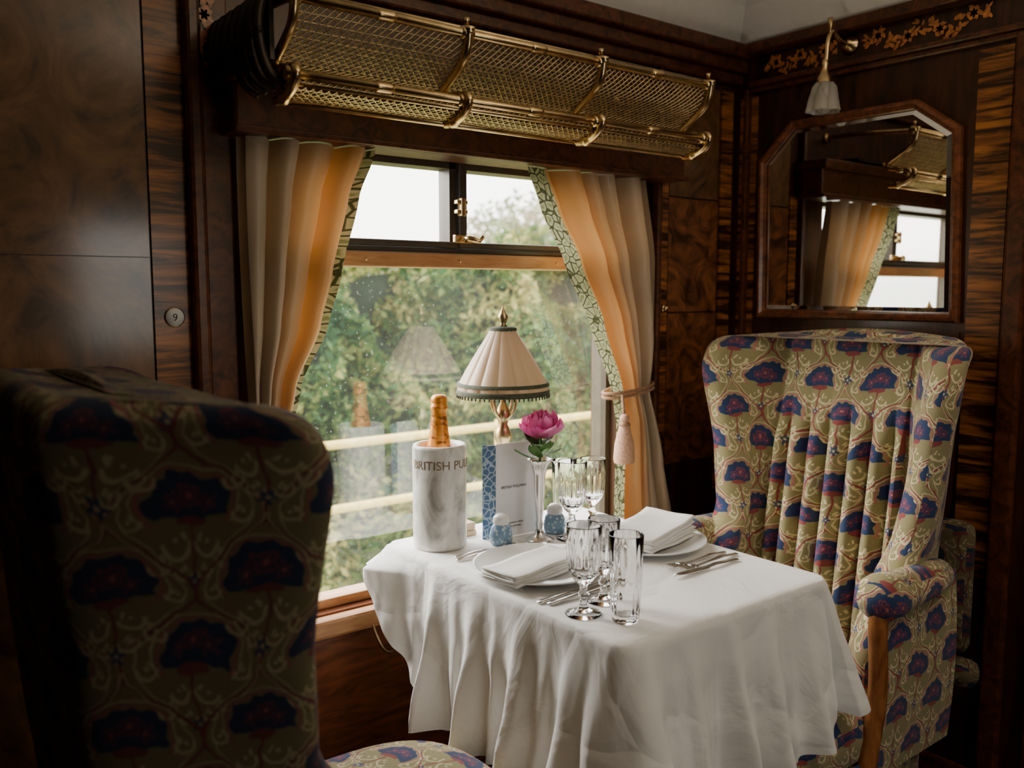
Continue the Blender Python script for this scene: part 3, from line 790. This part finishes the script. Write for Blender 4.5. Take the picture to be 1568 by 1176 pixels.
m_.make('brass_stand',['brass_old'],lp)
zb=TT+.330
pl_=lambda a,r,z:1+.06*(abs(sin(8*a))**.6-.5)*(min(1,(.16-z)/.08) if z>.02 else .7)
m_=MB(); m_.lathe(lx,ly,zb,[(.101,-.006),(.102,.008),(.098,.018),(.083,.045),(.067,.073),(.049,.103),(.035,.126),(.030,.137),(.028,.14)],224,0,pl_)
m_.lathe(lx,ly,zb,[(.1055,-.010),(.1065,-.002),(.1055,.002),(.102,.0)],120,1,lambda a,r,z:1+.008*sin(60*a))
m_.lathe(lx,ly,zb,[(.1055,.010),(.1045,.018),(.101,.018)],120,1,lambda a,r,z:1+.006*sin(60*a))
m_.lathe(lx,ly,zb,[(.031,.130),(.032,.140),(.024,.143),(.001,.144)],40,1)
for k in range(60):
    a=2*pi*k/60; m_.tube([(lx+.1055*cos(a),ly+.1055*sin(a),zb-.008),(lx+.1055*cos(a),ly+.1055*sin(a),zb-.016)],.002,4,1)
m_.make('pleated_shade',['shade','braid'],lp)
mn=empty('menu_card')
def quadslab(A,B,z0,z1,th,mat,name):
    A=Vector((*A,0));B=Vector((*B,0)); d=(B-A).normalized(); nn_=Vector((-d.y,d.x,0))*th
    V=[A+Vector((0,0,z0)),B+Vector((0,0,z0)),B+Vector((0,0,z1)),A+Vector((0,0,z1))]; V+= [v+nn_ for v in V]
    q=MB(); q.add(V,[(0,1,2,3),(7,6,5,4),(0,4,5,1),(1,5,6,2),(2,6,7,3),(3,7,4,0)],0,False); return q.make(name,[mat],mn,True)
A=(1.166,1.550);B=(1.290,1.543)
quadslab(A,B,TT,TT+.215,.0012,'paper','front_page'); quadslab((1.140,1.566),(1.1655,1.5505),TT,TT+.213,.0012,'bluecard','cover_page')
dv=(Vector(B)-Vector(A)).normalized()
for tx,dz,sz in (('BRITISH PULLMAN',.112,.0085),('A  LUNCHEON  MENU',.03,.005),('SPRING  JOURNEY',.022,.005)):
    text_mesh(tx,sz,'lettering','black',.0002,mtx=lambda c,dz=dz:Vector((A[0]+dv.x*(.048+c.x),A[1]+dv.y*(.048+c.x)-.0006-c.z,TT+dz+c.y)),parent=mn,align='CENTER')
s=MB(); s.box(1.105,1.152,1.605,1.665,TT,TT+.012,0,.002); s.box(1.107,1.150,1.607,1.663,TT+.0125,TT+.03,0,.002); s.make('pocket_booklet',['stone_book'])
for nm,(x,y) in (('salt_shaker',(1.153,1.515)),('pepper_shaker',(1.306,1.512))):
    m_=MB(); m_.lathe(x,y,TT,[(.001,0),(.021,0),(.025,.006),(.026,.02),(.022,.038),(.017,.045)],32,0)
    m_.lathe(x,y,TT,[(.017,.045),(.0185,.050),(.0175,.060),(.011,.067),(.001,.069)],32,1); m_.make(nm,['bluepot','porcelain'])
vs=empty('bud_vase_with_peony'); vx,vy=1.232,1.478
lathe_obj('silver_vase',vx,vy,TT,[(.001,0),(.032,0),(.033,.004),(.026,.008),(.012,.016),(.007,.03),(.009,.04),(.007,.05),(.009,.07),(.0115,.11),(.013,.15),(.018,.172),(.027,.184),(.0265,.186),(.017,.174),(.011,.15),(.001,.14)],'silver',40,lambda a,r,z:1+(.06*sin(8*a) if z>.165 else 0),vs)
m_=MB(); fc=Vector((vx+.004,vy,TT+.258)); rnd=random.Random(5)
def petal(c,az,tilt,l,wd,mat=0,cup=.5,ruf=.004):
    def fn(u,v):
        s_=(u-.5)*2; wv=wd*sin(pi*min(.93,v*.8+.1))**.7
        x=l*(sin(v*1.5*cup)/(1.5*cup)); zz=l*((1-cos(v*1.5*cup))/(1.5*cup))
        yy=s_*wv; x2=x; zz2=zz+cup*.5*wv*s_*s_+ruf*sin(7*s_+az*5)*v
        ct,st_=cos(tilt),sin(tilt); X_=x2*ct-zz2*st_; Z_=x2*st_+zz2*ct
        return (c[0]+X_*cos(az)-yy*sin(az), c[1]+X_*sin(az)+yy*cos(az), c[2]+Z_)
    m_.grid(fn,8,8,mat)
for layer,(cnt,tilt,l,wd) in enumerate([(9,.0,.060,.030),(9,.35,.060,.030),(10,.7,.058,.028),(10,1.0,.054,.023),(9,1.25,.048,.018),(7,1.45,.043,.013)]):
    for k in range(cnt): petal(fc+Vector((0,0,-.026+.002*layer)),2*pi*k/cnt+layer*.4+rnd.uniform(-.15,.15),tilt+rnd.uniform(-.12,.12),l*rnd.uniform(.88,1.08),wd*rnd.uniform(.9,1.15),0,.8)
m_.make('peony_bloom',['peony'],vs)
m_=MB(); m_.tube([(vx,vy,TT+.15),(vx+.002,vy,TT+.21),(fc.x,fc.y,fc.z-.018)],.003,6)
for k,(az,tilt,l) in enumerate([(2.6,.1,.060),(3.6,.4,.055),(.2,.2,.055),(5.2,.0,.05),(1.2,.5,.05),(4.4,.2,.055),(2.0,.5,.05),(6.0,.5,.05),(-2.4,-.1,.055)]):
    petal(Vector((vx,vy,TT+.185+.004*k)),az,tilt,l,.015,0,.35,.002)
m_.make('leaves',['green_leaf'],vs)
plateprof=[(.001,.002),(.07,.002),(.075,0),(.08,.002),(.095,.006),(.132,.015),(.135,.017),(.1345,.019),(.130,.018),(.095,.0095),(.08,.006),(.001,.006)]
def plate(x,y): return lathe_obj('dinner_plate',x,y,TT,plateprof,'porcelain',72)
plate(1.097,1.315); plate(1.395,1.314)
def napkin(cx,cy_,lx_,ly_,rz,layers,open_):
    root=MB(); c,s_=cos(rz),sin(rz)
    for k in range(layers):
        z0=TT+.0125+k*.0052; sh=rnd.uniform(-.002,.002); rr=rnd.uniform(-.03,.03)
        def top(u,v,dz):
            x=(u-.5)*lx_+sh; y=(v-.5)*ly_*(1-.02*k)
            lift=(open_*k/layers)*((u)**2)*.018+.0015*sin(u*9+k)+.0012*sin(v*7+k*2)
            zz=z0+dz+lift
            X_=x*cos(rr)-y*sin(rr);Y_=x*sin(rr)+y*cos(rr)
            return (cx+X_*c-Y_*s_,cy_+X_*s_+Y_*c,zz)
        NU,NV=14,20; V=[];F=[]
        ring=[]
        for j in range(NV): 
            a=j/NV
            if a<.42: v_=a/.42; dz=0
            elif a<.5: q=(a-.42)/.08; v_=1+.02*sin(pi*q); dz=.0048*q
            elif a<.92: v_=1-(a-.5)/.42; dz=.0048
            else: q=(a-.92)/.08; v_=-.02*sin(pi*q); dz=.0048*(1-q)
            ring.append((v_,dz))
        for i in range(NU+1):
            for (v_,dz) in ring: V.append(top(i/NU,v_,dz))
        for i in range(NU):
            for j in range(NV): F.append((i*NV+j,i*NV+(j+1)%NV,(i+1)*NV+(j+1)%NV,(i+1)*NV+j))
        F.append(tuple(range(NV))[::-1]); F.append(tuple(range(NU*NV,(NU+1)*NV)))
        root.add(V,F,0,True)
    return root.make('folded_napkin',['napkin'])
napkin(1.06,1.290,.185,.095,.10,4,.6)
napkin(1.405,1.312,.185,.135,.22,5,1.2)
def goblet(x,y,h=.158,sc_=1.0):
    k=h/.158
    pr=[(.001,0),(.031,0),(.032,.002),(.029,.004),(.012,.009),(.0065,.018),(.0065,.03),(.011,.036),(.0065,.042),(.007,.052),(.016,.060),(.0245,.074),(.028,.09),(.0292,.10),(.0295,.12),(.0298,.126),(.0292,.132),(.031,.156),(.030,.158),(.0295,.156),(.0281,.132),(.0281,.12),(.0266,.09),(.023,.077),(.012,.068),(.001,.066)]
    pr=[(r*sc_,z*k) for r,z in pr]
    return lathe_obj('crystal_goblet',x,y,TT,pr,'crystal',112,lambda a,r,z:1+(.035*cos(14*a) if (.058*k<z<.127*k and r>.0279*sc_) or (.058*k<z<.08*k and r>.0235*sc_) else 0))
def tumbler(x,y,h=.15,rt=.030,rb=.0225):
    pr=[(.001,0),(rb-.002,0),(rb,.003),(rb+(rt-rb)*.2,h*.12),(rb+(rt-rb)*.35,h*.3),(rb+(rt-rb)*.7,h*.65),(rb+(rt-rb)*.72,h*.68),(rt,h-.001),(rt-.0008,h),(rt-.0015,h-.001),(rb+(rt-rb)*.7-.0016,h*.65),(rb+(rt-rb)*.35-.0018,h*.3),(rb-.003,.016),(rb-.006,.012),(.001,.011)]
    return lathe_obj('glass_tumbler',x,y,TT,pr,'crystal',112,lambda a,r,z:1+(.035*cos(14*a) if .015<z<h*.66 and r>rb+.0005 else 0))
goblet(1.006,1.088); tumbler(1.041,1.022); goblet(1.078,1.114,.152,.95)
goblet(1.302,1.448,.178,1.08); tumbler(1.372,1.555,.155); goblet(1.405,1.492,.165,1.0)
def cutlery(x,y,z,rz,kind,L_=.19):
    m_=MB()
    if kind=='fork': out=[(0,.004),(.01,.007),(.05,.005),(.10,.003),(.125,.004),(.135,.010),(.15,.012)]
    else: out=[(0,.005),(.01,.008),(.07,.006),(.09,.005),(.10,.008),(.16,.009),(.185,.005),(.195,.001)]
    zc=lambda q:.002+.004*sin(q/.19*pi*1.6)**2
    V=[];F=[]
    for (q,hw) in out: V+=[(q,-hw,zc(q)),(q,hw,zc(q)),(q,hw*.7,zc(q)+.0022),(q,-hw*.7,zc(q)+.0022)]
    for i in range(len(out)-1):
        for k in range(4): F.append((i*4+k,i*4+(k+1)%4,(i+1)*4+(k+1)%4,(i+1)*4+k))
    F.append((0,1,2,3)); e=len(V); F.append((e-1,e-2,e-3,e-4)); m_.add(V,F,0,True)
    if kind=='fork':
        for k in range(4):
            yy=-.009+.006*k; m_.tube([(.148,yy,zc(.148)+.001),(.17,yy,zc(.17)+.001),(.19,yy*.95,.005)],[.0018,.0016,.0008],6)
    o_=m_.make('dinner_'+kind,['silver'],None,True); o_.location=(x,y,z); o_.rotation_euler=(0,0,rz)
cutlery(1.485,1.166,TT,pi+.02,'fork'); cutlery(1.495,1.143,TT,pi+.02,'fork')
cutlery(1.465,1.118,TT,pi-.0,'knife')
cutlery(.975,1.174,TT,-.0,'knife'); cutlery(.985,1.157,TT,.0,'knife')
cutlery(1.0,1.468,TT,-.03,'fork'); cutlery(1.01,1.487,TT,-.05,'fork')
s=MB(); s.tube(catm([(.93,1.70,.575),(.925,1.675,.55),(.94,1.665,.51),(.97,1.68,.49),(.98,1.70,.50)],6),.003,6); s.make('coat_hook',['brass_old'])

# ------------------------------------------------------------------ outside
s=MB(); s.box(-8,22,1.95,30,-1.0,-.9); s.make('ground_verge',['grass'])
def topz(x): return interp(x,[(-8,1.9),(2.0,1.65),(3.6,1.62),(4.4,1.68),(5.0,1.80),(6.5,1.75),(9,2.2),(20,2.5)])
rnd=random.Random(3)
hd=MB()
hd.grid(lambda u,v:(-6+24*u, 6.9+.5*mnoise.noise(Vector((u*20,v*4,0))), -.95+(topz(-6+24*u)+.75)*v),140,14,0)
V=[];F=[]
def leafq(c,sz):
    a=rnd.uniform(0,2*pi); b_=rnd.uniform(-1,1); d=Vector((cos(a)*sqrt(1-b_*b_),sin(a)*sqrt(1-b_*b_),b_)); e=d.orthogonal().normalized(); e=(e*cos(a*3)+d.cross(e)*sin(a*3)); c=Vector(c)
    o=len(V); V.extend([c-d*sz, c-e*sz*.45, c+d*sz, c+e*sz*.45]); F.append((o,o+1,o+2,o+3))
for k in range(60000):
    x=rnd.uniform(-4,15) if k%3 else rnd.uniform(2,8)
    h=rnd.random()**.8; tz=topz(x)+.18*mnoise.noise(Vector((x*1.3,0,5)))+.12*mnoise.noise(Vector((x*5,0,1)))
    z=-.95+(tz+.95)*h
    bul=.95*mnoise.noise(Vector((x*.9,z*1.1,2)))+.5*mnoise.noise(Vector((x*2.6,z*2.6,7)))
    y=6.35-bul+rnd.uniform(-.12,.12)-.9*max(0,.25-z)*.5
    leafq((x,y,z),rnd.uniform(.035,.07))
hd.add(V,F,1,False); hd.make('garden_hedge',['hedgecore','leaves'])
V=[];F=[]
tr_=MB()
for (tx,ty,tz,rr) in [(9.5,12,1.9,1.1),(11.2,12.5,2.2,1.2),(7.6,13,1.2,.9),(13,12,2.5,1.5)]:
    for k in range(3000):
        d=Vector((rnd.gauss(0,1),rnd.gauss(0,1),rnd.gauss(0,1))).normalized(); q=rr*(rnd.random()**.4)*(1+.5*mnoise.noise(d*3))
        leafq((tx+d.x*q,ty+d.y*q,tz+d.z*q*.8),rnd.uniform(.05,.10))
    tr_.tube([(tx,ty,-.9),(tx,ty,tz)],[.12,.05],8,0)
tr_.add(V,F,1,False); tr_.make('pale_tree',['hedgecore','leaves2'])
s=MB()
for z in (.53,.20): s.tube([(-3,4,z),(14,4,z)],.022,8)
for k in range(9): s.tube([(-2.8+1.95*k,4.03,-.9),(-2.8+1.95*k,4.03,.56)],.022,8)
s.make('yellow_fence',['fence'])

# ------------------------------------------------------------------ light
wd=bpy.data.worlds.new('overcast_sky'); scene.world=wd; wd.use_nodes=True; nt=wd.node_tree
bg=nt.nodes['Background']; tc=nt.nodes.new('ShaderNodeTexCoord'); sp=nt.nodes.new('ShaderNodeSeparateXYZ')
nt.links.new(tc.outputs['Generated'],sp.inputs[0])
nt.links.new(ramp(nt, sp.outputs[2], [(0,(.55,.55,.50)),(.05,(.90,.88,.83)),(1,(.88,.89,.90))]), bg.inputs[0]); bg.inputs[1].default_value=9.5
def area(name,loc,rot,sx,sy,power,portal=False,color=(1,1,1)):
    l=bpy.data.lights.new(name,'AREA'); l.shape='RECTANGLE'; l.size=sx; l.size_y=sy; l.energy=power; l.color=color
    if portal:
        try: l.cycles.is_portal=True
        except Exception: pass
    o_=bpy.data.objects.new(name,l); col.objects.link(o_); o_.location=loc; o_.rotation_euler=rot; return o_
area('window_portal',(1.21,1.86,1.1),(radians(-90),0,0),1.0,1.0,1,True)
area('aisle_portal',((AX0+AX1)/2,-1.12,(AZ0+AZ1)/2),(radians(90),0,0),AX1-AX0,AZ1-AZ0,1,True)
sl=bpy.data.lights.new('hazy_sun','SUN'); sl.energy=14; sl.angle=radians(50); sl.color=(1,.95,.87)
so=bpy.data.objects.new('hazy_sun',sl); col.objects.link(so)
so.rotation_euler=Vector((-.50,.86,.62)).to_track_quat('Z','Y').to_euler()
pl2=bpy.data.lights.new('ceiling_fill_spot','SPOT'); pl2.energy=70; pl2.shadow_soft_size=.1; pl2.color=(1,.84,.66); pl2.spot_size=radians(130); pl2.spot_blend=.6  # unseen spot added as warm bounce fill off the ceiling
po=bpy.data.objects.new('ceiling_fill_spot',pl2); col.objects.link(po); po.location=(1.35,-.25,1.70)
po.rotation_euler=Vector((0,-.35,-1)).to_track_quat('Z','Y').to_euler()

cam=bpy.data.cameras.new('camera'); co=bpy.data.objects.new('camera',cam); col.objects.link(co)
co.location=(0,0,1.30); co.rotation_euler=(radians(90-6.02),0,radians(-38)); cam.sensor_width=36; cam.lens=31.13; cam.clip_start=.02
cam.dof.use_dof=True; cam.dof.focus_distance=1.8; cam.dof.aperture_fstop=3.2
scene.camera=co
